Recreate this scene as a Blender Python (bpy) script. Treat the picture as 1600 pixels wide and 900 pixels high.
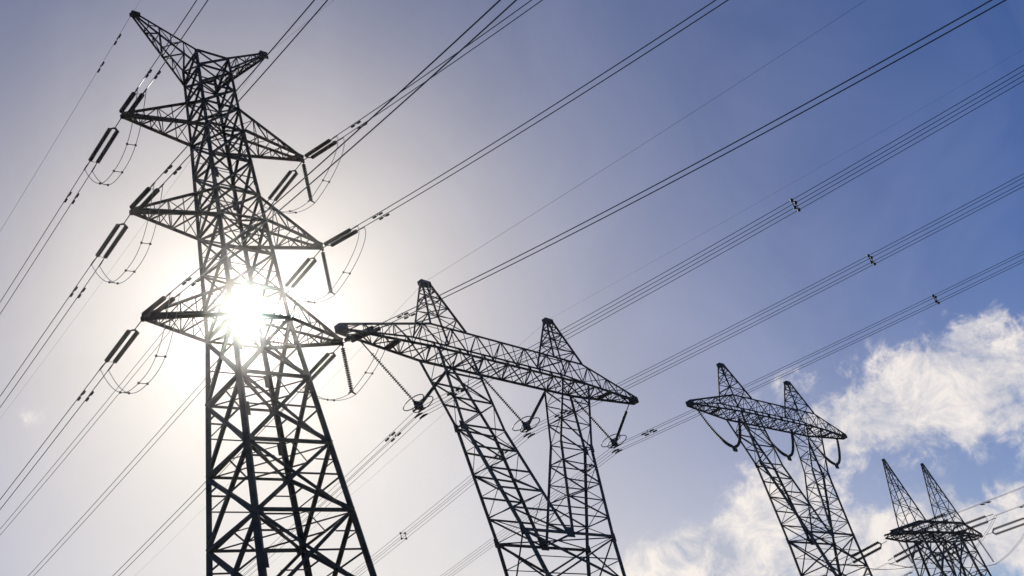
import bpy, bmesh, math, random
from mathutils import Vector, Matrix
random.seed(7)
rad = math.radians
for o in list(bpy.data.objects): bpy.data.objects.remove(o)
scene = bpy.context.scene
COL = scene.collection

# ------------------------------------------------------------------ camera
ELEV, ROLL, FPX = rad(28.207), rad(16.694), 1709.4
CAM = Vector((0, 0, 1.7))
F = Vector((0, math.cos(ELEV), math.sin(ELEV)))
R0 = Vector((1, 0, 0)); U0 = Vector((0, -math.sin(ELEV), math.cos(ELEV)))
RT = R0*math.cos(ROLL) - U0*math.sin(ROLL)
UP = R0*math.sin(ROLL) + U0*math.cos(ROLL)
cd = bpy.data.cameras.new('camera'); cam = bpy.data.objects.new('camera', cd); COL.objects.link(cam)
cd.sensor_width = 36; cd.lens = 36*FPX/1600; cd.clip_start = .1; cd.clip_end = 20000
m = Matrix((RT, UP, -F)).transposed().to_4x4(); m.translation = CAM
cam.matrix_world = m
scene.camera = cam
def direction(u, v):            # world direction seen at a spot of the photograph (used to set sun and clouds)
    return (F + RT*((u-800)/FPX) - UP*((v-450)/FPX)).normalized()

# ------------------------------------------------------------------ sun + sky
SUN = direction(392, 492)
sun_el = math.asin(SUN.z); sun_az = math.atan2(SUN.x, SUN.y)
sd = bpy.data.lights.new('sun', 'SUN'); sd.energy = 3.2; sd.angle = rad(.53); sd.color = (1, .95, .86)
so = bpy.data.objects.new('sun', sd); COL.objects.link(so)
so.rotation_euler = (-SUN).to_track_quat('-Z', 'Y').to_euler(); so.location = (0, 0, 90)

world = bpy.data.worlds.new("World"); scene.world = world; world.use_nodes = True
nt = world.node_tree; N = nt.nodes; L = nt.links; N.clear()
def node(t, **k):
    n = N.new(t)
    for a, b in k.items(): setattr(n, a, b)
    return n
def setin(n, i, v):
    if hasattr(v, 'is_output') or isinstance(v, bpy.types.NodeSocket): L.new(v, n.inputs[i])
    else: n.inputs[i].default_value = v
def math_(op, a, b=0., c=None, clamp=False):
    n = node('ShaderNodeMath', operation=op, use_clamp=clamp); setin(n, 0, a); setin(n, 1, b)
    if c is not None: setin(n, 2, c)
    return n.outputs[0]
def vmath(op, a, b):
    n = node('ShaderNodeVectorMath', operation=op); setin(n, 0, a); setin(n, 1, b)
    return n.outputs['Value'] if op in ('DOT_PRODUCT', 'LENGTH') else n.outputs[0]
def mixc(fac, a, b, blend='MIX'):
    n = node('ShaderNodeMix', data_type='RGBA', blend_type=blend); setin(n, 0, fac); setin(n, 6, a); setin(n, 7, b)
    return n.outputs[2]
sky = node('ShaderNodeTexSky', sky_type='NISHITA'); sky.sun_disc = False
sky.sun_elevation = sun_el; sky.sun_rotation = sun_az
sky.altitude = 0; sky.air_density = 1.0; sky.dust_density = .2; sky.ozone_density = 6.0
tc = node('ShaderNodeTexCoord'); D = vmath('NORMALIZE', tc.outputs['Generated'], (0, 0, 0))
SKY_STRENGTH = .05
skyc = mixc(1.0, sky.outputs[0], (SKY_STRENGTH*.05, SKY_STRENGTH*.68, SKY_STRENGTH*1.30, 1), 'MULTIPLY')
# sunlit haze round the sun: depends only on the angle from the sun
ang = math_('ARCCOSINE', math_('MINIMUM', vmath('DOT_PRODUCT', D, tuple(SUN)), .999999))
def lobe(amp, width, p=1.0):
    return math_('MULTIPLY', amp, math_('POWER', 2.71828, math_('MULTIPLY', -1., math_('POWER', math_('DIVIDE', ang, rad(width)), p))))
def tint(val, col):
    n = node('ShaderNodeCombineColor')
    for i in range(3): L.new(math_('MULTIPLY', val, col[i]), n.inputs[i])
    return n.outputs[0]
sepz = node('ShaderNodeSeparateXYZ'); L.new(D, sepz.inputs[0])
air = math_('POWER', math_('DIVIDE', 1., math_('MAXIMUM', sepz.outputs[2], .16)), 1.5)      # more hazy air towards the horizon
AUR = [(lobe(1., 12, 2.0), (.655, .506, .259)), (math_('MULTIPLY', lobe(1., 28, 2.0), air), (.120, .084, .012)), (lobe(1., 6, 2.0), (0., .01, .034)), (lobe(2.5, 1.4, 2.0), (1, .98, .88))]
tot = skyc
for v_, c_ in AUR: tot = mixc(1.0, tot, tint(v_, c_), 'ADD')
# clouds: noise on a high flat layer, gathered in a few banks of the sky
sep = node('ShaderNodeSeparateXYZ'); L.new(D, sep.inputs[0])
den = math_('MAXIMUM', sep.outputs[2], .06)
comb = node('ShaderNodeCombineXYZ'); L.new(math_('DIVIDE', sep.outputs[0], den), comb.inputs[0]); L.new(math_('DIVIDE', sep.outputs[1], den), comb.inputs[1])
def noise(vec, scale, detail, rough, off=(0, 0, 0), dist=0.):
    mp = node('ShaderNodeVectorMath', operation='ADD'); setin(mp, 0, vec); setin(mp, 1, off)
    n = node('ShaderNodeTexNoise'); L.new(mp.outputs[0], n.inputs['Vector'])
    n.inputs['Scale'].default_value = scale; n.inputs['Detail'].default_value = detail
    n.inputs['Roughness'].default_value = rough; n.inputs['Distortion'].default_value = dist
    return n.outputs['Fac']
def bank(u, v, ru, rv, tilt, amp=1.0):
    c = direction(u, v); t = rad(tilt)
    a = RT*math.cos(t) + UP*math.sin(t); b = -RT*math.sin(t) + UP*math.cos(t)
    d = vmath('SUBTRACT', D, tuple(c))
    x = math_('DIVIDE', vmath('DOT_PRODUCT', d, tuple(a)), ru/FPX); y = math_('DIVIDE', vmath('DOT_PRODUCT', d, tuple(b)), rv/FPX)
    q = math_('ADD', math_('MULTIPLY', x, x), math_('MULTIPLY', y, y))
    z = vmath('DOT_PRODUCT', D, tuple(c))       # only the near side of the sky
    return math_('MULTIPLY', math_('MULTIPLY', math_('POWER', 2.71828, math_('MULTIPLY', q, -1.)), amp), math_('GREATER_THAN', z, 0.))
banks = [bank(1450, 625, 170, 75, 14, 1.05), bank(1545, 530, 80, 50, 20, .75), bank(1360, 650, 120, 55, 20, .95), bank(1110, 865, 180, 50, 24, 1.15), bank(1215, 780, 90, 55, 45, 1.05), bank(1440, 850, 240, 55, 12, 1.1),
         bank(1240, 605, 80, 26, 20, .6), bank(1660, 870, 120, 40, 10, .8), bank(1800, 600, 160, 90, 20, .9), bank(20, 650, 45, 16, 0, .3), bank(1250, 960, 300, 60, 8, 1.0), bank(1330, 730, 90, 25, 10, .5)]
cov = banks[0]
for b_ in banks[1:]: cov = math_('MAXIMUM', cov, b_)
nz = noise(D, 15.0, 12, .70, (3.1, .7, 1.9), .5)
nz2 = noise(D, 46.0, 8, .62, (1.1, 5.7, .9), .6)
wide = noise(D, 2.6, 3, .5, (8.3, 1.7, 4.9))
raw = math_('ADD', math_('MULTIPLY', math_('SUBTRACT', nz, .5), 3.0), math_('MULTIPLY', math_('SUBTRACT', nz2, .5), 1.9))
dens = math_('ADD', raw, math_('SUBTRACT', math_('MULTIPLY', cov, 1.5), .70))
mr = node('ShaderNodeMapRange', interpolation_type='SMOOTHSTEP'); L.new(dens, mr.inputs[0])
mr.inputs[1].default_value = -.42; mr.inputs[2].default_value = .46
covm = node('ShaderNodeMapRange', interpolation_type='SMOOTHSTEP'); L.new(cov, covm.inputs[0]); covm.inputs[1].default_value = .02; covm.inputs[2].default_value = .3
cl = math_('MULTIPLY', math_('MULTIPLY', mr.outputs[0], covm.outputs[0]), .9)
shade = node('ShaderNodeMapRange'); L.new(noise(D, 22.0, 9, .68, (2.2, 9.1, .3), .5), shade.inputs[0])
shade.inputs[1].default_value = .36; shade.inputs[2].default_value = .60
ccol = mixc(shade.outputs[0], (.47, .50, .60, 1), (.99, .91, .84, 1))
veil = node('ShaderNodeMapRange'); L.new(noise(D, 5.0, 7, .6, (6.1, 2.7, 4.4), 1.2), veil.inputs[0]); veil.inputs[1].default_value = .35; veil.inputs[2].default_value = .72
veil.inputs[3].default_value = 0.; veil.inputs[4].default_value = .10
tot = mixc(1.0, tot, tint(veil.outputs[0], (.42, .41, .45)), 'ADD')
full = mixc(cl, tot, ccol)
bg = node('ShaderNodeBackground'); L.new(full, bg.inputs[0]); bg.inputs[1].default_value = 1.0
wo = node('ShaderNodeOutputWorld'); L.new(bg.outputs[0], wo.inputs[0])
vs = scene.view_settings; vs.view_transform = 'Standard'; vs.look = 'None'; vs.exposure = 0; vs.gamma = 1; vs.use_curve_mapping = False

# ------------------------------------------------------------------ materials
def material(name, base, rough, metal=0., vary=.3, scale=3., rust=None, bump=.0):
    mt = bpy.data.materials.new(name); mt.use_nodes = True
    t = mt.node_tree; b = t.nodes['Principled BSDF']
    tcn = t.nodes.new('ShaderNodeTexCoord')
    n = t.nodes.new('ShaderNodeTexNoise'); n.inputs['Scale'].default_value = scale; n.inputs['Detail'].default_value = 6
    t.links.new(tcn.outputs['Object'], n.inputs['Vector'])
    r = t.nodes.new('ShaderNodeValToRGB'); t.links.new(n.outputs['Fac'], r.inputs[0])
    r.color_ramp.elements[0].position = .3; r.color_ramp.elements[1].position = .7
    r.color_ramp.elements[0].color = tuple(c*(1-vary) for c in base)+(1,)
    r.color_ramp.elements[1].color = tuple(c*(1+vary) for c in (rust or base))+(1,)
    oi = t.nodes.new('ShaderNodeObjectInfo'); mr_ = t.nodes.new('ShaderNodeMapRange'); t.links.new(oi.outputs['Random'], mr_.inputs[0])
    mr_.inputs[3].default_value = .65; mr_.inputs[4].default_value = 1.35
    hs = t.nodes.new('ShaderNodeHueSaturation'); t.links.new(r.outputs[0], hs.inputs['Color']); t.links.new(mr_.outputs[0], hs.inputs['Value'])
    t.links.new(hs.outputs[0], b.inputs['Base Color'])
    b.inputs['Roughness'].default_value = rough; b.inputs['Metallic'].default_value = metal
    if bump:
        bp = t.nodes.new('ShaderNodeBump'); bp.inputs['Strength'].default_value = bump
        t.links.new(n.outputs['Fac'], bp.inputs['Height']); t.links.new(bp.outputs[0], b.inputs['Normal'])
    return mt
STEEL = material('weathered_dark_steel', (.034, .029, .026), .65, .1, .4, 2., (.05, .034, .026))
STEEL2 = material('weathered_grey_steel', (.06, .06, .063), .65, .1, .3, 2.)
CERAM = material('brown_glazed_porcelain', (.03, .02, .017), .6, 0, .2, 8.)
ALU = material('aged_aluminium_conductor', (.16, .155, .15), .5, .6, .15, 5.)
GRASS = material('dry_grass_ground', (.055, .06, .03), .95, 0, .4, .08, (.08, .07, .04), .3)
CONC = material('concrete_footing', (.28, .27, .25), .9, 0, .2, 2.)

# ------------------------------------------------------------------ helpers
def link(o, parent=None):
    COL.objects.link(o)
    if parent is not None: o.parent = parent
    return o
def thing(name, label, cat, loc=(0, 0, 0), rz=0., group=None):
    o = bpy.data.objects.new(name, None); o.empty_display_size = .5; link(o)
    o.location = loc; o.rotation_euler = (0, 0, rz); o['label'] = label; o['category'] = cat
    if group: o['group'] = group
    return o
def mesh_from(bm, name, mat, smooth=False):
    me = bpy.data.meshes.new(name); bmesh.ops.recalc_face_normals(bm, faces=bm.faces); bm.to_mesh(me); bm.free()
    me.materials.append(mat)
    if smooth:
        for p in me.polygons: p.use_smooth = True
    return me
def obj(name, me, parent=None): return link(bpy.data.objects.new(name, me), parent)
def V(*a): return Vector(a)
def frame(a, b, out=None):
    z = (b-a).normalized(); o = out if out is not None else V(.31, .2, .93)
    x = o - z*o.dot(z)
    if x.length < 1e-3: x = V(1, .1, 0) - z*z.x
    x.normalize(); return x, z.cross(x), z
def angle_into(bm, a, b, s, out=None, t=None):
    """an L-section bar of leg s from a to b, its heel towards `out`"""
    x, y, z = frame(a, b, out); t = t or max(s*.16, .012)
    d = (x+y).normalized(); x2 = d.cross(z).normalized(); X = (d+x2)/math.sqrt(2); Y = (d-x2)/math.sqrt(2)
    prof = [(0, 0), (s, 0), (s, t), (t, t), (t, s), (0, s)]
    ring = [[bm.verts.new(p + x*s*.35 - X*u - Y*v) for u, v in prof] for p in (a, b)]
    n = len(prof)
    for i in range(n): bm.faces.new((ring[0][i], ring[0][(i+1) % n], ring[1][(i+1) % n], ring[1][i]))
    for r in ring:
        bm.faces.new((r[0], r[1], r[2], r[3])); bm.faces.new((r[0], r[3], r[4], r[5]))
_bm = bmesh.new(); angle_into(_bm, V(0, 0, 0), V(0, 0, 1), 1., V(1, 0, 0), .16)
BAR = {k: None for k in ('steel', 'steel2')}
BAR['steel'] = mesh_from(_bm, 'angle_bar', STEEL); BAR['steel2'] = BAR['steel'].copy(); BAR['steel2'].materials.clear(); BAR['steel2'].materials.append(STEEL2)
def bar(name, parent, a, b, s, out=None, mat='steel'):
    """one lattice bar as an object of its own, sharing the mesh of all bars"""
    a = Vector(a); b = Vector(b)
    o = bpy.data.objects.new(name, BAR[mat]); link(o, parent)
    x, y, z = frame(a, b, Vector(out) if out is not None else None)
    j = x*random.uniform(-.012, .012)
    M = Matrix((x*s, y*s, z*(b-a).length)).transposed().to_4x4(); M.translation = a+j
    o.matrix_basis = M
    return o
def box_into(bm, c, sx, sy, sz, R=None):
    vs = []
    for i in range(8):
        p = V((i & 1)-.5, ((i >> 1) & 1)-.5, ((i >> 2) & 1)-.5); p = V(p.x*sx, p.y*sy, p.z*sz)
        vs.append(bm.verts.new(c + (R @ p if R else p)))
    for f in ((0, 1, 3, 2), (4, 6, 7, 5), (0, 4, 5, 1), (2, 3, 7, 6), (0, 2, 6, 4), (1, 5, 7, 3)): bm.faces.new([vs[k] for k in f])
def tube_into(bm, pts, r, n=6, closed=False):
    pts = [Vector(p) for p in pts]; rings = []; prev = None
    for i, p in enumerate(pts):
        if closed: t = pts[(i+1) % len(pts)]-pts[i-1]
        else: t = pts[min(i+1, len(pts)-1)]-pts[max(i-1, 0)]
        t.normalize()
        x = (prev if prev is not None else V(.1, .2, 1)); x = x-t*x.dot(t)
        if x.length < 1e-4: x = V(1, 0, 0)-t*t.x
        x.normalize(); prev = x; y = t.cross(x)
        rr = r[i] if isinstance(r, (list, tuple)) else r
        rings.append([bm.verts.new(p + (x*math.cos(2*math.pi*k/n) + y*math.sin(2*math.pi*k/n))*rr) for k in range(n)])
    m_ = len(rings)
    for i in range(m_ if closed else m_-1):
        a, b = rings[i], rings[(i+1) % m_]
        for k in range(n): bm.faces.new((a[k], a[(k+1) % n], b[(k+1) % n], b[k]))
    if not closed: bm.faces.new(rings[0]); bm.faces.new(list(reversed(rings[-1])))
def string_into(bm, a, b, rad_=.14, pitch=.17, sag=0., n=10):
    """cap-and-pin insulator string: bell shaped sheds threaded on a rod, hung from a to b"""
    a = Vector(a); b = Vector(b); cnt = max(4, int((b-a).length/pitch)); pts = []; rr = []
    for i in range(cnt):
        for f_, q in ((0, .3), (.22, .38), (.36, 1.), (.52, .93), (.60, .35), (.99, .28)):
            t = (i+f_)/cnt; p = a.lerp(b, t); p = p + V(0, 0, -sag*4*t*(1-t)); pts.append(p); rr.append(rad_*q)
    tube_into(bm, pts, rr, n)
def arc(a, b, sag, n=24):
    a = Vector(a); b = Vector(b)
    return [a.lerp(b, t/n) + V(0, 0, -sag*4*(t/n)*(1-t/n)) for t in range(n+1)]
def tree(o, parent=None):
    c = o.copy(); COL.objects.link(c); c.parent = parent
    for ch in list(o.children): tree(ch, c)
    return c

# ------------------------------------------------------------------ ground
def ground_h(x, y):
    h = .5*math.sin(x*.021+1)*math.cos(y*.017) + .3*math.sin(x*.05+y*.043)
    w = 1-math.exp(-((x/60)**2+(y/110)**2)); h *= w
    h += 3.2*math.exp(-(((x-22.5)/14)**2+((y-112)/14)**2)) - 3.0*math.exp(-(((x-43.5)/16)**2+((y-147)/16)**2))
    return h
bm = bmesh.new()
xs = sorted(set([round(s*v, 2) for s in (-1, 1) for v in [0, 4, 8, 12, 16, 20, 25, 30, 35, 40, 46, 52, 60, 70, 80, 95, 110, 130, 160, 200, 260, 350, 500, 750, 1100, 1700, 2400]]))
ys = sorted(set([-2400, -1500, -900, -500, -300, -180, -100, -60, -30] + list(range(-10, 191, 6)) + [200, 215, 240, 280, 340, 430, 560, 760, 1050, 1500, 2000, 2400]))
g = [[bm.verts.new((x, y, ground_h(x, y))) for x in xs] for y in ys]
for j in range(len(ys)-1):
    for i in range(len(xs)-1): bm.faces.new((g[j][i], g[j][i+1], g[j+1][i+1], g[j+1][i]))
gr = obj('ground', mesh_from(bm, 'ground', GRASS, True)); gr['kind'] = 'structure'

# ------------------------------------------------------------------ pylon with six arms (nearest)
X1, Y1, YAW1 = -17.204, 61.593, rad(47.278)
ZA, ZB, ZC = 32.777, 28.077, 23.531
Z1, Z2, Z3 = 53.295, 45.258, 37.295
W3, SLOPE, WT = 1.968, .084, 1.389
def half(z): return W3+SLOPE*(Z3-z) if z < Z3 else (W3+(WT-W3)*(z-Z3)/(Z1-Z3) if z < Z1 else WT-.02*(z-Z1))
t1 = thing('transmission_tower', 'nearest and tallest dark lattice pylon with three pairs of arms, the sun shining through it', 'pylon', (X1, Y1, 0), YAW1)
CORN = [(-1, 1), (-1, -1), (1, -1), (1, 1)]
def corner(i, z, k=1.): c = CORN[i % 4]; return V(c[0]*half(z)*k, c[1]*half(z)*k, z)
ZTOP = 60.4
for i in range(4):
    bm = bmesh.new(); o_ = V(*CORN[i], 0)
    for za_, zb_, s in ((-.2, 12, .34), (12, 23.5, .38), (23.5, ZA, .35), (ZA, Z3, .30), (Z3, Z2, .26), (Z2, Z1, .24), (Z1, ZTOP, .20)):
        angle_into(bm, corner(i, za_), corner(i, zb_), s, o_)
    obj('leg', mesh_from(bm, 'leg', STEEL), t1)
levels = [.3, 6.2, 12.4, 18.3, ZC, ZB, ZA, Z3, Z3+2.2, 42.4, Z2, Z2+2.2, 50.4, Z1, Z1+2.1, 57.2, 58.9, ZTOP-.05]
for k in range(len(levels)-1):
    a, b = levels[k], levels[k+1]; big = b <= Z3+.1
    s = .22 if big else (.16 if b-a > 2.5 else .14)
    for i in range(4):
        n_ = V(*CORN[i], 0)+V(*CORN[(i+1) % 4], 0)
        bar('diagonal_brace', t1, corner(i, a), corner(i+1, b), s, n_)
        bar('diagonal_brace', t1, corner(i+1, a, .985), corner(i, b, .985), s, n_)
        bar('horizontal_brace', t1, corner(i, b), corner(i+1, b), s*.85, n_)
        if b-a > 2.5:       # redundants: from the crossing out to the legs and on to the next nodes
            zm = a+(b-a)*half(a)/(half(a)+half(b)); mid = (corner(i, zm)+corner(i+1, zm))/2
            q = .09 if big else .06
            for j in (i, i+1):
                bar('redundant_brace', t1, mid, corner(j, zm), q, n_)
                if b <= ZA+.1:
                    bar('redundant_brace', t1, corner(j, (b+zm)/2), (corner(j, b)*.5+mid*.5), q, n_)
        bm = bmesh.new(); e = V(*CORN[i], 0)
        c = corner(i, b); q = .32 if big else .22
        box_into(bm, c-V(CORN[i][0]*q*.5, -CORN[i][1]*.012, 0), q, .016, q*1.15); box_into(bm, c-V(-CORN[i][0]*.012, CORN[i][1]*q*.5, 0), .016, q, q*1.15)
        obj('gusset_plate', mesh_from(bm, 'gusset_plate', STEEL), t1)
    if b in (ZC, ZB, ZA, Z3, Z2, Z1, Z3+2.2, Z2+2.2, Z1+2.1):   # plan bracing
        bar('plan_brace', t1, corner(1, b), corner(3, b), .16 if big else .1)
        bar('plan_brace', t1, corner(0, b), corner(2, b), .11 if big else .09)
    if b in (ZC, ZB, ZA):
        for i in range(4): bar('plan_brace', t1, (corner(i, b)+corner(i+1, b))/2, (corner(i+1, b)+corner(i+2, b))/2, .08)
for i in range(4):
    bm = bmesh.new(); c = corner(i, 0); box_into(bm, V(c.x, c.y, .1), 1.2, 1.2, 1.1); obj('footing', mesh_from(bm, 'footing', CONC), t1)
bm = bmesh.new()
for i in (1, 3):
    z = 3.
    while z < ZTOP:
        c = corner(i, z); d_ = V(CORN[i][0], 0, 0) if int(z/.42) % 2 else V(0, CORN[i][1], 0); tube_into(bm, [c, c+d_*.2], .012, 4); z += .42
sb = obj('step_bolts', mesh_from(bm, 'step_bolts', STEEL), t1); sb['kind'] = 'stuff'
for zs in (20.6, 30.2, 34.9, 41., 48.8):
    for i in range(4):
        bm = bmesh.new(); c = corner(i, zs); box_into(bm, c-V(CORN[i][0]*.11, -CORN[i][1]*.02, 0), .24, .02, .9); obj('splice_plate', mesh_from(bm, 'splice_plate', STEEL), t1)
def arm1(side, z, Ln, rise, tipz, s=.20, name='crossarm', n=6):
    tip = V(side*Ln, 0, tipz); bm = bmesh.new()
    idx = (0, 1) if side < 0 else (3, 2)
    low = [corner(i, z) for i in idx]; top = [corner(i, z+rise) for i in idx]
    tl = [tip+V(0, .16, 0), tip+V(0, -.16, 0)]; tt = [tip+V(0, .12, .18), tip+V(0, -.12, .18)]
    for j in range(2):
        angle_into(bm, low[j], tl[j], s*1.15, V(0, CORN[idx[j]][1], -1)); angle_into(bm, top[j], tt[j], s, V(0, CORN[idx[j]][1], 1))
    arm = obj(name, mesh_from(bm, name, STEEL), t1)
    bm = bmesh.new(); box_into(bm, tip+V(-side*.22, 0, .06), .62, .38, .34); box_into(bm, tip+V(side*.12, 0, -.12), .2, .1, .3)
    obj('tip_plate', mesh_from(bm, 'tip_plate', STEEL), arm)
    def P(q, j, t): return (low[j].lerp(tl[j], t) if q == 0 else top[j].lerp(tt[j], t))
    ts = [0, .22, .42, .60, .76, .89, 1.0][:n+1]
    for k in range(n):
        a, b = ts[k], ts[k+1]
        if k < n-1: 
            bar('lattice_bar', arm, P(0, k % 2, a), P(0, 1-k % 2, b), .085, (0, 0, -1))
            bar('lattice_bar', arm, P(0, 0, b), P(0, 1, b), .075, (0, 0, -1))
            for j in range(2):
                y = 1 if j == 0 else -1
                bar('lattice_bar', arm, P(0, j, b), P(1, j, b), .07, (0, y, 0))
                bar('lattice_bar', arm, P(k % 2, j, a), P(1-k % 2, j, b), .075, (0, y, 0))
            if k < 3: bar('lattice_bar', arm, P(1, k % 2, a), P(1, 1-k % 2, b), .06, (0, 0, 1))
    return arm
ARML = {1: (Z1, 6.904), 2: (Z2, 6.997), 3: (Z3, 7.009)}
for lv in (1, 2, 3):
    for sd_ in (-1, 1): arm1(sd_, ARML[lv][0], ARML[lv][1], 2.15, ARML[lv][0])
ZE = 63.42
arm1(-1, 58.9, 5.353, 1.45, ZE, .13, 'earth_wire_arm', 5); arm1(1, 59.35, 5.5, 1.1, ZE-.05, .13, 'earth_wire_arm', 5)

def loc1(x, y, z):
    c, s = math.cos(YAW1), math.sin(YAW1); return V(X1+c*x-s*y, Y1+s*x+c*y, z)

# ------------------------------------------------------------------ insulators and wires of the near line
def unit(az, slope): return V(math.sin(az), math.cos(az), slope).normalized()
def wire_pts(A, az, s0, k, t0, t1_, n, side=0., up=0.):
    d = V(math.sin(az), math.cos(az), 0); nrm = V(math.cos(az), -math.sin(az), 0)
    return [Vector(A) + d*t + nrm*side + V(0, 0, s0*t+k*t*t+up) for t in [t0+(t1_-t0)*i/n for i in range(n+1)]]
SEP = .27
_bm = bmesh.new(); string_into(_bm, (0, 0, 0), (0, 0, -3.4), .155, .17); STRING = mesh_from(_bm, 'insulator_string', CERAM, True)
def plate_mesh(pts, th):
    b_ = bmesh.new(); lo = [b_.verts.new((x, -th/2, z)) for x, z in pts]; hi = [b_.verts.new((x, th/2, z)) for x, z in pts]
    b_.faces.new(lo); b_.faces.new(hi)
    for i in range(len(pts)): b_.faces.new((lo[i], lo[(i+1) % len(pts)], hi[(i+1) % len(pts)], hi[i]))
    return mesh_from(b_, 'yoke_plate', STEEL)
YOKE = plate_mesh([(-.06, .08), (.06, .08), (.32, -.12), (.30, -.2), (0, -.06), (-.30, -.2), (-.32, -.12)], .04)
YOKEB = plate_mesh([(-.29, .015), (.29, .015), (.29, -.015), (-.29, -.015)], .02)
_bm = bmesh.new(); tube_into(_bm, [(0, 0, 0), (0, 0, -1)], .035, 6); ROD = mesh_from(_bm, 'link_rod', STEEL)
def aim(o, p, d, side):
    """place o at p with local -Z along d and X along side"""
    z = -d.normalized(); x = side - z*side.dot(z); x.normalize(); y = z.cross(x)
    M = Matrix((x, y, z)).transposed().to_4x4(); M.translation = p; o.matrix_basis = M
def tension_set(A, az, slope, label, group, k=1., stack=False, gap=0.):
    """twin tension insulators from arm tip A along the wire"""
    d = unit(az, slope); nrm = V(math.cos(az), -math.sin(az), 0) if not stack else V(0, 0, 1)
    t = thing('insulator_set', label, 'insulators', A, 0, group)
    for nm, me, dist, off in (('yoke_plate', YOKE, .75, 0), ('insulator_string', STRING, .9, -SEP), ('insulator_string', STRING, .9, SEP), ('yoke_plate', YOKEB, 4.3, 0)):
        o = obj(nm, me, t); aim(o, (d*(dist+gap) + nrm*off)*k, d, nrm); o.scale = (k, k, k)
    o = obj('link_rod', ROD, t); aim(o, V(0, 0, 0), d, nrm); o.scale = (1, 1, (.75+gap)*k)
    for sgn in (-1, 1):
        bm = bmesh.new(); tube_into(bm, [(d*(4.3+gap)+nrm*sgn*SEP*.9)*k, d*((4.35+gap)*k+.55)+nrm*sgn*SEP, d*((4.35+gap)*k+.95)+nrm*sgn*SEP], [.03, .05, .045], 6)
        obj('strain_clamp', mesh_from(bm, 'strain_clamp', STEEL), t)
    return d*(5.2+gap)
def damper_into(bm, p, d):
    tube_into(bm, [p-d*.55+V(0, 0, -.14), p-d*.2+V(0, 0, -.14)], .07, 6); tube_into(bm, [p+d*.2+V(0, 0, -.14), p+d*.55+V(0, 0, -.14)], .07, 6)
    tube_into(bm, [p-d*.3+V(0, 0, -.14), p+V(0, 0, -.1), p+d*.3+V(0, 0, -.14)], .015, 5); box_into(bm, p+V(0, 0, -.05), .06, .06, .16)
def bundle(A, az, s0, k, t0, T, label, group, seps, r=.022, spacers=(), damp=(8.,), cat='power lines', n=70):
    p0 = wire_pts(A, az, s0, k, t0, t0, 1)[0]
    t = thing('conductor_bundle', label, cat, p0, 0, group)
    for (sx, sz) in seps:
        bm = bmesh.new(); tube_into(bm, [p-p0 for p in wire_pts(A, az, s0, k, t0, T, n, sx, sz)], r, 6)
        obj('conductor', mesh_from(bm, 'conductor', ALU, True), t)
    for sp in spacers:
        q = [wire_pts(A, az, s0, k, sp, sp, 1, sx, sz)[0]-p0 for sx, sz in seps]
        bm = bmesh.new()
        if len(q) > 2: tube_into(bm, q, .028, 5, True)
        else: tube_into(bm, q, .026, 5)
        for w in q: box_into(bm, w, .13, .13, .13)
        obj('spacer', mesh_from(bm, 'spacer', STEEL), t)
    for dp in damp:
        for sx, sz in seps[:2]:
            w = wire_pts(A, az, s0, k, dp, dp, 1, sx, sz)[0]-p0; bm = bmesh.new(); damper_into(bm, w, unit(az, s0)); obj('vibration_damper', mesh_from(bm, 'vibration_damper', STEEL), t)
    return t
TW = [(-SEP, 0), (SEP, 0)]
FWD = {(-1, 1): (142.4, -.364), (-1, 2): (138.4, -.278), (-1, 3): (136.7, -.255), (1, 1): (133.3, -.305), (1, 2): (134.1, -.29), (1, 3): (133.5, -.273)}
KF, KB, SB, AZB = .000864, .00034, -.085, rad(-49.078)
sname = {-1: 'left', 1: 'right'}; lname = {1: 'top', 2: 'middle', 3: 'lowest'}
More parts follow.
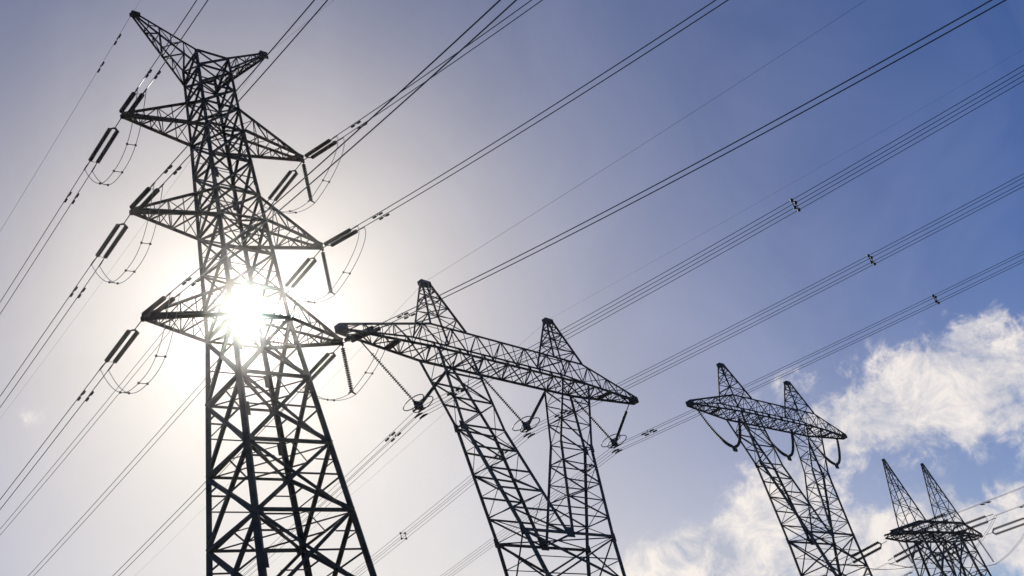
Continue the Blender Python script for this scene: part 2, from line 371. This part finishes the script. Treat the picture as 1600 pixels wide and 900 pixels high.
for sd_ in (-1, 1):
    for lv in (1, 2, 3):
        z, Ln = ARML[lv]; A = loc1(sd_*(Ln+.1), 0, z-.1)
        azf, sf = FWD[(sd_, lv)]; azf = rad(azf); w_ = f'{lname[lv]} {sname[sd_]} arm'
        ef = A+tension_set(A, azf, sf, f'twin insulator strings pulled up-right from the {w_} of the nearest pylon', 'tension insulators of the nearest pylon')
        eb = A+tension_set(A, AZB, SB, f'twin insulator strings pulled down-left from the {w_} of the nearest pylon', 'tension insulators of the nearest pylon', gap=.45)
        T = 110
        bundle(A, azf, sf, KF, 5.1, T, f'pair of dark wires running up-right overhead from the {w_} of the nearest pylon', 'twin wires of the nearest pylon', TW, .03, (), (7.4,))
        bundle(A, AZB, SB, KB, 5.55, 250, f'pair of dark wires running down-left from the {w_} of the nearest pylon', 'twin wires of the nearest pylon', TW, .027, (), (8.6,), n=90)
        # jumper under the arm, from clamp to clamp
        jp = thing('jumper_loop', f'slack pair of jumper wires looping under the {w_} of the nearest pylon', 'jumper wires', A, 0, 'jumper loops of the nearest pylon')
        nb = V(math.cos(AZB), -math.sin(AZB), 0); nf = V(math.cos(azf), -math.sin(azf), 0)
        if sd_ > 0:
            low = V(0, 0, -3.95)
            sus = thing('jumper_insulator', f'single insulator string hanging straight down from the {w_} tip of the nearest pylon', 'insulator', A, 0, 'hanging insulators of the nearest pylon')
            o = obj('insulator_string', STRING, sus); aim(o, V(.0, 0, -.35), V(0, 0, -1), V(1, 0, 0))
            o = obj('link_rod', ROD, sus); aim(o, V(0, 0, 0), V(0, 0, -1), V(1, 0, 0)); o.scale = (1, 1, .4)
            o = obj('yoke_plate', YOKE, sus); aim(o, low+V(0, 0, .2), V(0, 0, -1), nb)
        for sg in (-1, 1):
            a = eb-A+nb*sg*SEP; b = ef-A-nf*sg*SEP; bm = bmesh.new()
            if sd_ > 0:
                mid = low+nb*sg*SEP
                pts = arc(a, mid, .7, 14)[:-1]
                for i in range(15):     # hangs steeply from the forward clamp, then swings in to the string
                    q_ = i/14; w1_, w2_, w3_ = (1-q_)**3, 3*q_*(1-q_)**2, 3*q_*q_*(1-q_)
                    h1 = mid+(b-mid)*.55+V(0, 0, -1.2); h2 = V(b.x, b.y, mid.z*.45+b.z*.55)+V(b.x-mid.x, b.y-mid.y, 0)*.12
                    pts.append(mid*w1_+h1*w2_+h2*w3_+b*q_**3)
            else: pts = []
            if sd_ < 0:
                for i in range(33):
                    t = i/32; p = a.lerp(b, t); s_ = (1-abs(2*t-1)**2.6); pts.append(V(p.x, p.y, p.z-3.4*s_))
            tube_into(bm, pts, .022, 6); obj('conductor', mesh_from(bm, 'conductor', ALU, True), jp)
            if sg == -1: first = pts
            else:
                for i in (8, 18) if sd_ > 0 else (8, 16, 24):
                    bm = bmesh.new(); tube_into(bm, [first[i], pts[i]], .025, 5)
                    for w in (first[i], pts[i]): box_into(bm, w, .11, .11, .11)
                    obj('spacer', mesh_from(bm, 'spacer', STEEL), jp)
def earth(A, az, s0, k, T, label, r=.008, dampers=(), grp='earth wires'):
    t = thing('earth_wire', label, 'earth wire', A, 0, grp); bm = bmesh.new()
    tube_into(bm, [p-Vector(A) for p in wire_pts(A, az, s0, k, 0, T, 70)], r, 6); obj('conductor', mesh_from(bm, 'earth_wire', ALU, True), t)
    for dp in dampers:
        bm = bmesh.new(); w = wire_pts(A, az, s0, k, dp, dp, 1)[0]-Vector(A); damper_into(bm, w, unit(az, s0)); obj('vibration_damper', mesh_from(bm, 'vibration_damper', STEEL), t)
AL = loc1(-5.4, 0, ZE); AR = loc1(5.5, 0, ZE-.05)
earth(AL, AZB, -.075, .0003, 250, 'thin faint wire running down-left from the upper left tip of the nearest pylon', .012, (2.5, 5.5))
earth(AL, rad(142), -.38, .0008, 110, 'thin wire leaving upward from the upper left tip of the nearest pylon')
earth(AR, AZB, -.075, .0003, 250, 'thin wire running down-left behind the nearest pylon from its upper right tip')
earth(AR, rad(134), -.33, .0008, 110, 'thin wire running up-right from the upper right tip of the nearest pylon')

# ------------------------------------------------------------------ cat-head pylons (second, third)
def cathead(loc, yaw, label):
    zb, zt, ztip, Ln, pk, zp, xk, zk, zc, xo = 33.8, 35.7, 33.95, 16., 6.91, 39.77, 7.07, 28.66, 21.23, 4.92
    db, dk, dc = .9, .28, 1.15
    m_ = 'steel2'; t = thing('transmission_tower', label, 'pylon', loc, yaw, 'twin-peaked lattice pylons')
    # crossbeam: two bottom and two top chords, tapering to the tips
    def cross(x):
        a = abs(x); k = 0 if a < 8.4 else (a-8.4)/(Ln-8.4)
        return V(x, db*(1-k)+.22*k, 0), zb*(1-k)+ztip*k - (.0), zt*(1-k)+(ztip+.42)*k
    def C(x, y, top):
        p, lo, hi = cross(x); return V(x, p.y*y, hi if top else lo)
    bm = bmesh.new(); xs_ = [-16, -8.4, 8.4, 16]
    for y in (-1, 1):
        for top in (0, 1):
            for a, b in zip(xs_[:-1], xs_[1:]): angle_into(bm, C(a, y, top), C(b, y, top), .17 if not top else .13, V(0, y, 1 if top else -1))
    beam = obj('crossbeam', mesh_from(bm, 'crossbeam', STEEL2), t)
    for sx in (-1, 1):
        bm = bmesh.new(); box_into(bm, V(sx*15.85, 0, ztip+.2), .7, .5, .5); obj('tip_plate', mesh_from(bm, 'tip_plate', STEEL2), beam)
        bm = bmesh.new(); box_into(bm, V(sx*11.6, 0, C(sx*11.6, 1, 0).z+.05), .5, db*1.2, .12); obj('hanger_plate', mesh_from(bm, 'hanger_plate', STEEL2), beam)
    st = [-15.6+1.3*i for i in range(25)]
    for i in range(24):
        a, b = st[i], st[i+1]
        for y in (-1, 1):
            bar('lattice_bar', beam, C(a, y, i % 2), C(b, y, 1-i % 2), .075, (0, y, 0), m_)
            bar('lattice_bar', beam, C(b, y, 0), C(b, y, 1), .06, (0, y, 0), m_)
        bar('lattice_bar', beam, C(a, -1 if i % 2 else 1, 0), C(b, 1 if i % 2 else -1, 0), .08, (0, 0, -1), m_)
        bar('lattice_bar', beam, C(b, -1, 0), C(b, 1, 0), .07, (0, 0, -1), m_)
        if i % 2: bar('lattice_bar', beam, C(a, -1, 1), C(b, 1, 1), .06, (0, 0, 1), m_)
        else: bar('lattice_bar', beam, C(a, 1, 1), C(b, -1, 1), .06, (0, 0, 1), m_)
    # earth-wire peaks
    for sx in (-1, 1):
        base = [V(sx*8.35, y*db, zt) for y in (-1, 1)]+[V(sx*4.95, y*db, zt) for y in (-1, 1)]
        top_ = [V(sx*(pk+.3), y*.16, zp) for y in (-1, 1)]+[V(sx*(pk-.3), y*.16, zp) for y in (-1, 1)]
        bm = bmesh.new()
        for a, b in zip(base, top_): angle_into(bm, a, b, .12, a-V(sx*pk, 0, a.z))
        pkm = obj('peak', mesh_from(bm, 'peak', STEEL2), t)
        ts = [0, .26, .48, .67, .83, .97]
        for k in range(5):
            for (i, j) in ((0, 1), (2, 3), (0, 2), (1, 3)):
                a, b = (i, j) if k % 2 else (j, i)
                bar('lattice_bar', pkm, base[a].lerp(top_[a], ts[k]), base[b].lerp(top_[b], ts[k+1]), .065, (base[i]+base[j])/2-V(sx*pk, 0, zt), m_)
                bar('lattice_bar', pkm, base[i].lerp(top_[i], ts[k+1]), base[j].lerp(top_[j], ts[k+1]), .055, None, m_)
        bm = bmesh.new(); box_into(bm, V(sx*pk, 0, zp+.02), .95, .42, .3); obj('tip_plate', mesh_from(bm, 'tip_plate', STEEL2), pkm)
    # masts of the window and the body below
    def outer(sx, y, z):
        if z > zk: k = (z-zk)/(zb-zk); return V(sx*(xk+(8.35-xk)*k), y*(dk+(db-dk)*k), z)
        if z > zc: k = (z-zc)/(zk-zc); return V(sx*(xo+(xk-xo)*k), y*(dc+(dk-dc)*k), z)
        if z > 14: k = (z-14)/(zc-14); return V(sx*(3.4+(xo-3.4)*k), y*(2.0+(dc-2.0)*k), z)
        k = (14-z)/14; return V(sx*(3.4+2.4*k), y*(2.0+3.4*k), z)
    def inner(sx, y, z):
        k = (z-zc)/(zb-zc); dd = (dc+(dk*1.6-dc)*min(1, (z-zc)/(zk-zc))) if z < zk else dk*1.6+(db-dk*1.6)*(z-zk)/(zb-zk)
        return V(sx*(.12+4.85*k), y*dd, z)
    for sx in (-1, 1):
        for y in (-1, 1):
            bm = bmesh.new(); zz = [zb, zk, zc, 14, -.3]
            for a, b, s in zip(zz[:-1], zz[1:], (.17, .21, .24, .26)): angle_into(bm, outer(sx, y, a), outer(sx, y, b), s, V(sx, y, 0))
            obj('leg', mesh_from(bm, 'leg', STEEL2), t)
            bm = bmesh.new(); angle_into(bm, inner(sx, y, zb), inner(sx, y, zk), .16, V(-sx, y, 0)); angle_into(bm, inner(sx, y, zk), inner(sx, y, zc), .19, V(-sx, y, 0))
            obj('inner_chord', mesh_from(bm, 'inner_chord', STEEL2), t)
    zz = [zb, 32.2, 30.5, zk, 27.1, 25.6, 24.2, 22.8, zc]
    for sx in (-1, 1):
        for k in range(len(zz)-1):
            a, b = zz[k], zz[k+1]
            for y in (-1, 1):
                f_, g_ = (outer, inner) if k % 2 else (inner, outer)
                bar('diagonal_brace', t, f_(sx, y, a), g_(sx, y, b), .085, (0, y, 0), m_)
                if k < 7: bar('horizontal_brace', t, outer(sx, y, b), inner(sx, y, b), .10, (0, y, 0), m_)
            for fn in (outer, inner):
                q = 1 if k % 2 else -1
                bar('diagonal_brace', t, fn(sx, q, a), fn(sx, -q, b), .06, (sx, 0, 0), m_)
                bar('horizontal_brace', t, fn(sx, -1, b), fn(sx, 1, b), .055, (sx, 0, 0), m_)
    for y in (-1, 1):
        bar('horizontal_brace', t, outer(-1, y, zc), outer(1, y, zc), .15, (0, y, 0), m_)
    bar('plan_brace', t, outer(-1, -1, zc), outer(1, 1, zc), .1, None, m_); bar('plan_brace', t, outer(-1, 1, zc), outer(1, -1, zc), .1, None, m_)
    body = [zc, 17.8, 14, 9.5, 4.8, .4]
    for k in range(5):
        a, b = body[k], body[k+1]
        cs = [(-1, -1), (1, -1), (1, 1), (-1, 1)]
        for i in range(4):
            c0, c1 = cs[i], cs[(i+1) % 4]; n_ = (c0[0]+c1[0], c0[1]+c1[1], 0)
            bar('diagonal_brace', t, outer(*c0, a), outer(*c1, b), .12, n_, m_); bar('diagonal_brace', t, outer(*c1, a), outer(*c0, b), .12, n_, m_)
            bar('horizontal_brace', t, outer(*c0, b), outer(*c1, b), .1, n_, m_)
            pm = (outer(*c0, (a+b)/2)+outer(*c1, (a+b)/2))/2
            bar('redundant_brace', t, pm, outer(*c0, (a+b)/2), .06, n_, m_); bar('redundant_brace', t, pm, outer(*c1, (a+b)/2), .06, n_, m_)
    for sx in (-1, 1):
        for z in (zk, zc):
            for y in (-1, 1):
                bm = bmesh.new(); box_into(bm, outer(sx, y, z), .42, .03, .6); obj('gusset_plate', mesh_from(bm, 'gusset_plate', STEEL2), t)
            if z == zc and sx == 1:
                for y in (-1, 1):
                    bm = bmesh.new(); box_into(bm, V(0, y*(dc+.03), zc+.1), .8, .03, .7); obj('gusset_plate', mesh_from(bm, 'gusset_plate', STEEL2), t)
    for sx in (-1, 1):
        for y in (-1, 1):
            bm = bmesh.new(); c = outer(sx, y, 0); box_into(bm, V(c.x, c.y, .05), 1.1, 1.1, 1.1); obj('footing', mesh_from(bm, 'footing', CONC), t)
    return t
X2, Y2, YAW2 = -1.92, 72.37, rad(55.88)
X3, Y3, Z03, YAW3 = 22.48, 111.94, 3.225, .93693
t2 = cathead((X2, Y2, 0), YAW2, 'grey twin-peaked lattice pylon right of the nearest one, three wire bundles on V insulators')
t3 = tree(t2); t3.location = (X3, Y3, Z03); t3.rotation_euler = (0, 0, YAW3)
t3['label'] = 'smaller grey twin-peaked lattice pylon standing in front of the white cloud at right'
def place(X, Y, Z, yaw, p):
    c, s = math.cos(yaw), math.sin(yaw); return V(X+c*p[0]-s*p[1], Y+s*p[0]+c*p[1], Z+p[2])

def vee(loc, yaw, label, wide, drop, sag, link_len, rr, group, az=None):
    """V-string: two insulator strings meeting at a yoke, origin at the yoke"""
    t = thing('v_insulator_set', label, 'insulators', loc, yaw, group)
    for sx, w_, dr in ((-1, wide[0], drop[0]), (1, wide[1], drop[1])):
        top = V(sx*w_, 0, dr); d = top.normalized(); a = top-d*link_len
        bm = bmesh.new(); tube_into(bm, [top, a], .04, 6); obj('link_rod', mesh_from(bm, 'link_rod', STEEL), t)
        bm = bmesh.new(); string_into(bm, a, d*.45, rr, .16, sag, 8); obj('insulator_string', mesh_from(bm, 'insulator_string', CERAM, True), t)
    bm = bmesh.new(); box_into(bm, V(0, 0, .1), .8, .06, .55); box_into(bm, V(0, 0, -.12), .55, .12, .2); obj('yoke_plate', mesh_from(bm, 'yoke_plate', STEEL), t)
    if az is not None:
        for sx in (-1, 1):      # racetrack grading rings along the line
            bm = bmesh.new(); n_ = 20
            pts = [V(sx*.42+.12*math.cos(2*math.pi*k/n_)*0, .95*math.cos(2*math.pi*k/n_), .22+.34*math.sin(2*math.pi*k/n_)) for k in range(n_)]
            tube_into(bm, pts, .035, 6, True); obj('grading_ring', mesh_from(bm, 'grading_ring', ALU, True), t)
        for sx in (-1, 1):
            for z in (-.2, -.65):
                bm = bmesh.new(); tube_into(bm, [V(sx*.225, -.35, z), V(sx*.225, 0, z+.04), V(sx*.225, .35, z)], [.05, .085, .05], 8); obj('suspension_clamp', mesh_from(bm, 'suspension_clamp', STEEL), t)
    return t
ZV = 29.61; AZF2, AZB2 = rad(123.458), rad(-47.342)
QUAD = [(-.225, .0), (.225, .0), (.225, -.45), (-.225, -.45)]
KV = .00051
vn = {-1: ('leftmost', -10.5, (4.1, 4.6), 38), 0: ('middle', .2, (4.3, 4.3), 47), 1: ('rightmost', 10.84, (4.6, 4.2), 47)}
def fwd_t(A, az, s0, k, u, v):      # distance along the wire at which it passes nearest a spot of the photograph
    best = None
    for i in range(20, 1400):
        t = i*.1; p = wire_pts(A, az, s0, k, t, t, 1)[0]-CAM; z = p.dot(F)
        if z < 1: continue
        e = ((800+FPX*p.dot(RT)/z-u)**2+(450-FPX*p.dot(UP)/z-v)**2)
        if best is None or e < best[0]: best = (e, t)
    return best[1]
spots = {-1: (1240, 312), 0: (1360, 400), 1: (1457, 460)}
for q in (-1, 0, 1):
    nm, xv, wd, T_ = vn[q]; A = place(X2, Y2, 0, YAW2, (xv, 0, ZV))
    vee(A, YAW2, f'{nm} of the three V-shaped insulator pairs under the big twin-peaked pylon', wd, (4.15, 4.15), .0, 1.3, .125, 'V insulators of the big twin-peaked pylon', 1)
    B = A+V(0, 0, 0)
    bundle(B+V(0, 0, -.2), AZF2, -.0684, KV, 0, 118, f'four thin wires running up-right from the {nm} V insulator of the large twin-peaked pylon', 'four-wire bundles', QUAD, .017, (fwd_t(A, AZF2, -.0684, KV, *spots[q]),), (3.2,), n=80)
    sp = {-1: (70,), 0: (fwd_t(A, AZB2, -.0747, KV, 628, 828),), 1: (60,)}[q]
    bundle(B+V(0, 0, -.2), AZB2, -.0747, KV, 0, 170, f'four thin wires running down-left from the {nm} V insulator of the large twin-peaked pylon', 'four-wire bundles', QUAD, .015, sp, (3.2,), n=80)
for sx, nm in ((-1, 'left'), (1, 'right')):
    A = place(X2, Y2, 0, YAW2, (sx*6.91, 0, 39.9))
    earth(A, AZF2, -.0695, .00041, 125, f'thin faint wire running up-right from the {nm} peak of the big twin-peaked pylon', .008 if sx < 0 else .005)
    earth(A, AZB2, -.07, .00041, 170, f'thin faint wire running down-left from the {nm} peak of the big twin-peaked pylon', .007)
# slack insulators of the third pylon
for q, nm in ((-1, 'leftmost'), (0, 'middle'), (1, 'rightmost')):
    A = place(X3, Y3, Z03, YAW3, (q*10.6, 0, 29.9))
    vee(A, YAW3, f'{nm} of the three sagging insulator loops under the smaller twin-peaked pylon', (4.6, 3.4), (4.0, 4.0), .75, .35, .16, 'insulator loops of the smaller twin-peaked pylon')

# ------------------------------------------------------------------ far tension pylon with two tall spikes
X4, Y4, Z04, YAW4 = 43.52, 146.94, -2.99, rad(50)
t4 = thing('transmission_tower', 'small distant pylon with two thin spikes over a wide flat frame', 'pylon', (X4, Y4, Z04), YAW4)
zb, zt, Ln, dp = 30.5, 31.9, 12.8, 1.45
bm = bmesh.new()
for y in (-1, 1):
    for z in (zb, zt):
        angle_into(bm, V(-Ln, y*dp*.3, z if z == zb else zb+.35), V(-6, y*dp, z), .26, V(0, y, 1)); angle_into(bm, V(-6, y*dp, z), V(6, y*dp, z), .26, V(0, y, 1)); angle_into(bm, V(6, y*dp, z), V(Ln, y*dp*.3, z if z == zb else zb+.35), .26, V(0, y, 1))
beam4 = obj('crossbeam', mesh_from(bm, 'crossbeam', STEEL), t4)
def B4(x, y, top):
    k = max(0, (abs(x)-6)/(Ln-6)); return V(x, y*dp*(1-.7*k), (zt+(zb+.35-zt)*k) if top else zb)
for i in range(14):
    x = -Ln+i*Ln/7; x2 = min(x+Ln/7, Ln); q = -1 if i % 2 else 1
    for y in (-1, 1):
        bar('lattice_bar', beam4, B4(x, y, i % 2), B4(x2, y, 1-i % 2), .11, (0, y, 0)); bar('lattice_bar', beam4, B4(x2, y, 0), B4(x2, y, 1), .09, (0, y, 0))
    bar('lattice_bar', beam4, B4(x, q, 0), B4(x2, -q, 0), .11, (0, 0, -1)); bar('lattice_bar', beam4, B4(x, -q, 1), B4(x2, q, 1), .09, (0, 0, 1))
    bar('lattice_bar', beam4, B4(x2, -1, 0), B4(x2, 1, 0), .1, (0, 0, -1))
for sx, apex in ((-1, 41.0), (1, 41.0)):
    base = [V(sx*5.4+a, y*1.3, zt) for a in (-1.4, 1.4) for y in (-1, 1)]; top_ = [V(sx*5.4+a, y*.1, apex) for a in (-.1, .1) for y in (-1, 1)]
    bm = bmesh.new()
    for a, b in zip(base, top_): angle_into(bm, a, b, .13, a-V(sx*5.4, 0, zt))
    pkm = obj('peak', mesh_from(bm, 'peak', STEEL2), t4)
    ts = [0, .2, .38, .54, .68, .8, .9, .98]
    for k in range(7):
        for (i, j) in ((0, 1), (2, 3), (0, 2), (1, 3)):
            a, b = (i, j) if k % 2 else (j, i)
            bar('lattice_bar', pkm, base[a].lerp(top_[a], ts[k]), base[b].lerp(top_[b], ts[k+1]), .07, None, 'steel2'); bar('lattice_bar', pkm, base[i].lerp(top_[i], ts[k+1]), base[j].lerp(top_[j], ts[k+1]), .05, None, 'steel2')
    bm = bmesh.new(); box_into(bm, V(sx*5.4, 0, apex), .35, .3, .3); obj('tip_plate', mesh_from(bm, 'tip_plate', STEEL2), pkm)
def leg4(sx, y, io, z): k = (zb-z)/zb; return V(sx*(5.4+io*1.5)*(1-.35*k)+io*1.2*k*sx, y*(dp*.75+2.6*k), z)
for sx in (-1, 1):
    for y in (-1, 1):
        for io in (-1, 1):
            bm = bmesh.new(); angle_into(bm, leg4(sx, y, io, zb), leg4(sx, y, io, -.3), .25, V(sx*io, y, 0)); obj('leg', mesh_from(bm, 'leg', STEEL), t4)
    zz = [zb-i*2.55 for i in range(13)]
    for a, b in zip(zz[:-1], zz[1:]):
        for (c0, c1, n_) in (((-1, -1), (-1, 1), (0, -1, 0)), ((1, -1), (1, 1), (0, 1, 0)), ((-1, -1), (1, -1), (-sx, 0, 0)), ((-1, 1), (1, 1), (sx, 0, 0))):
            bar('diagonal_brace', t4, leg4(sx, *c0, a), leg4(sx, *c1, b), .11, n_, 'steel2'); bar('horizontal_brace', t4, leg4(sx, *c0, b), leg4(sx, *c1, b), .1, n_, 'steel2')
for z in (27.5, 22.5):
    for y in (-1, 1): bar('diagonal_brace', t4, (-4.5, y*dp*.9, zb), (4.2, y*dp*.9, z), .14, (0, y, 0)); bar('diagonal_brace', t4, (4.5, y*dp*.9, zb), (-4.2, y*dp*.9, z), .14, (0, y, 0))
AZ4F, AZ4B = rad(128), rad(-47)
for x, nm in ((-11.2, 'left'), (0., 'middle'), (12., 'right')):
    for y, az, sl, wd in ((-dp, AZ4F, -.05, 'up-right'), (dp, AZ4B, -.05, 'down-left')):
        A = place(X4, Y4, Z04, YAW4, (x, y*.9, zb-.1))
        e = tension_set(A, az, sl, f'twin insulator strings pointing {wd} at the {nm} of the small distant spiked pylon', 'tension insulators of the distant spiked pylon', 1.3, True)
        if y < 0: bundle(A, az, sl, .0004, 6.7, 105, f'pair of faint wires running right from the {nm} of the small distant spiked pylon', 'wires of the distant spiked pylon', TW, .02, (), (10.5,), n=40)
        else: bundle(A, az, sl, .0004, 6.7, 150, f'pair of faint wires running down-left from the {nm} of the small distant spiked pylon', 'wires of the distant spiked pylon', TW, .016, (), (10.5,), n=40)
    A = place(X4, Y4, Z04, YAW4, (x, 0, zb-.1)); low = A+V(.6, -.2, -3.9)
    sus = thing('jumper_insulator', f'hanging insulator string under the {nm} of the small distant spiked pylon', 'insulator', A, 0, 'hanging insulators of the distant spiked pylon')
    o = obj('insulator_string', STRING, sus); aim(o, V(0, 0, -.2), low-A, V(1, 0, 0))
    o = obj('link_rod', ROD, sus); aim(o, V(0, 0, .05), low-A, V(1, 0, 0)); o.scale = (1, 1, .3)
    a = place(X4, Y4, Z04, YAW4, (x, dp*.9, zb-.1))+unit(AZ4B, -.05)*6.8; b = place(X4, Y4, Z04, YAW4, (x, -dp*.9, zb-.1))+unit(AZ4F, -.05)*6.8
    jp = thing('jumper_loop', f'slack jumper wires looping under the {nm} of the small distant spiked pylon', 'jumper wires', A, 0, 'jumper loops of the distant spiked pylon')
    for sg in (-1, 1):
        o_ = V(sg*.2, sg*.2, 0); bm = bmesh.new(); tube_into(bm, [p-A+o_ for p in arc(a, low, .6, 10)[:-1]+arc(low, b, .6, 10)], .024, 6); obj('conductor', mesh_from(bm, 'conductor', ALU, True), jp)

# ------------------------------------------------------------------ haze
bm = bmesh.new(); box_into(bm, V(0, 0, 30.), 5000, 5000, 72.)
hz = bpy.data.materials.new('haze'); hz.use_nodes = True; t = hz.node_tree; t.nodes.clear()
pv = t.nodes.new('ShaderNodeVolumePrincipled'); out = t.nodes.new('ShaderNodeOutputMaterial'); t.links.new(pv.outputs[0], out.inputs['Volume'])
pv.inputs['Color'].default_value = (.97, .96, .94, 1); pv.inputs['Density'].default_value = .00015; pv.inputs['Anisotropy'].default_value = .981
h = obj('haze', mesh_from(bm, 'haze', hz)); h['kind'] = 'stuff'
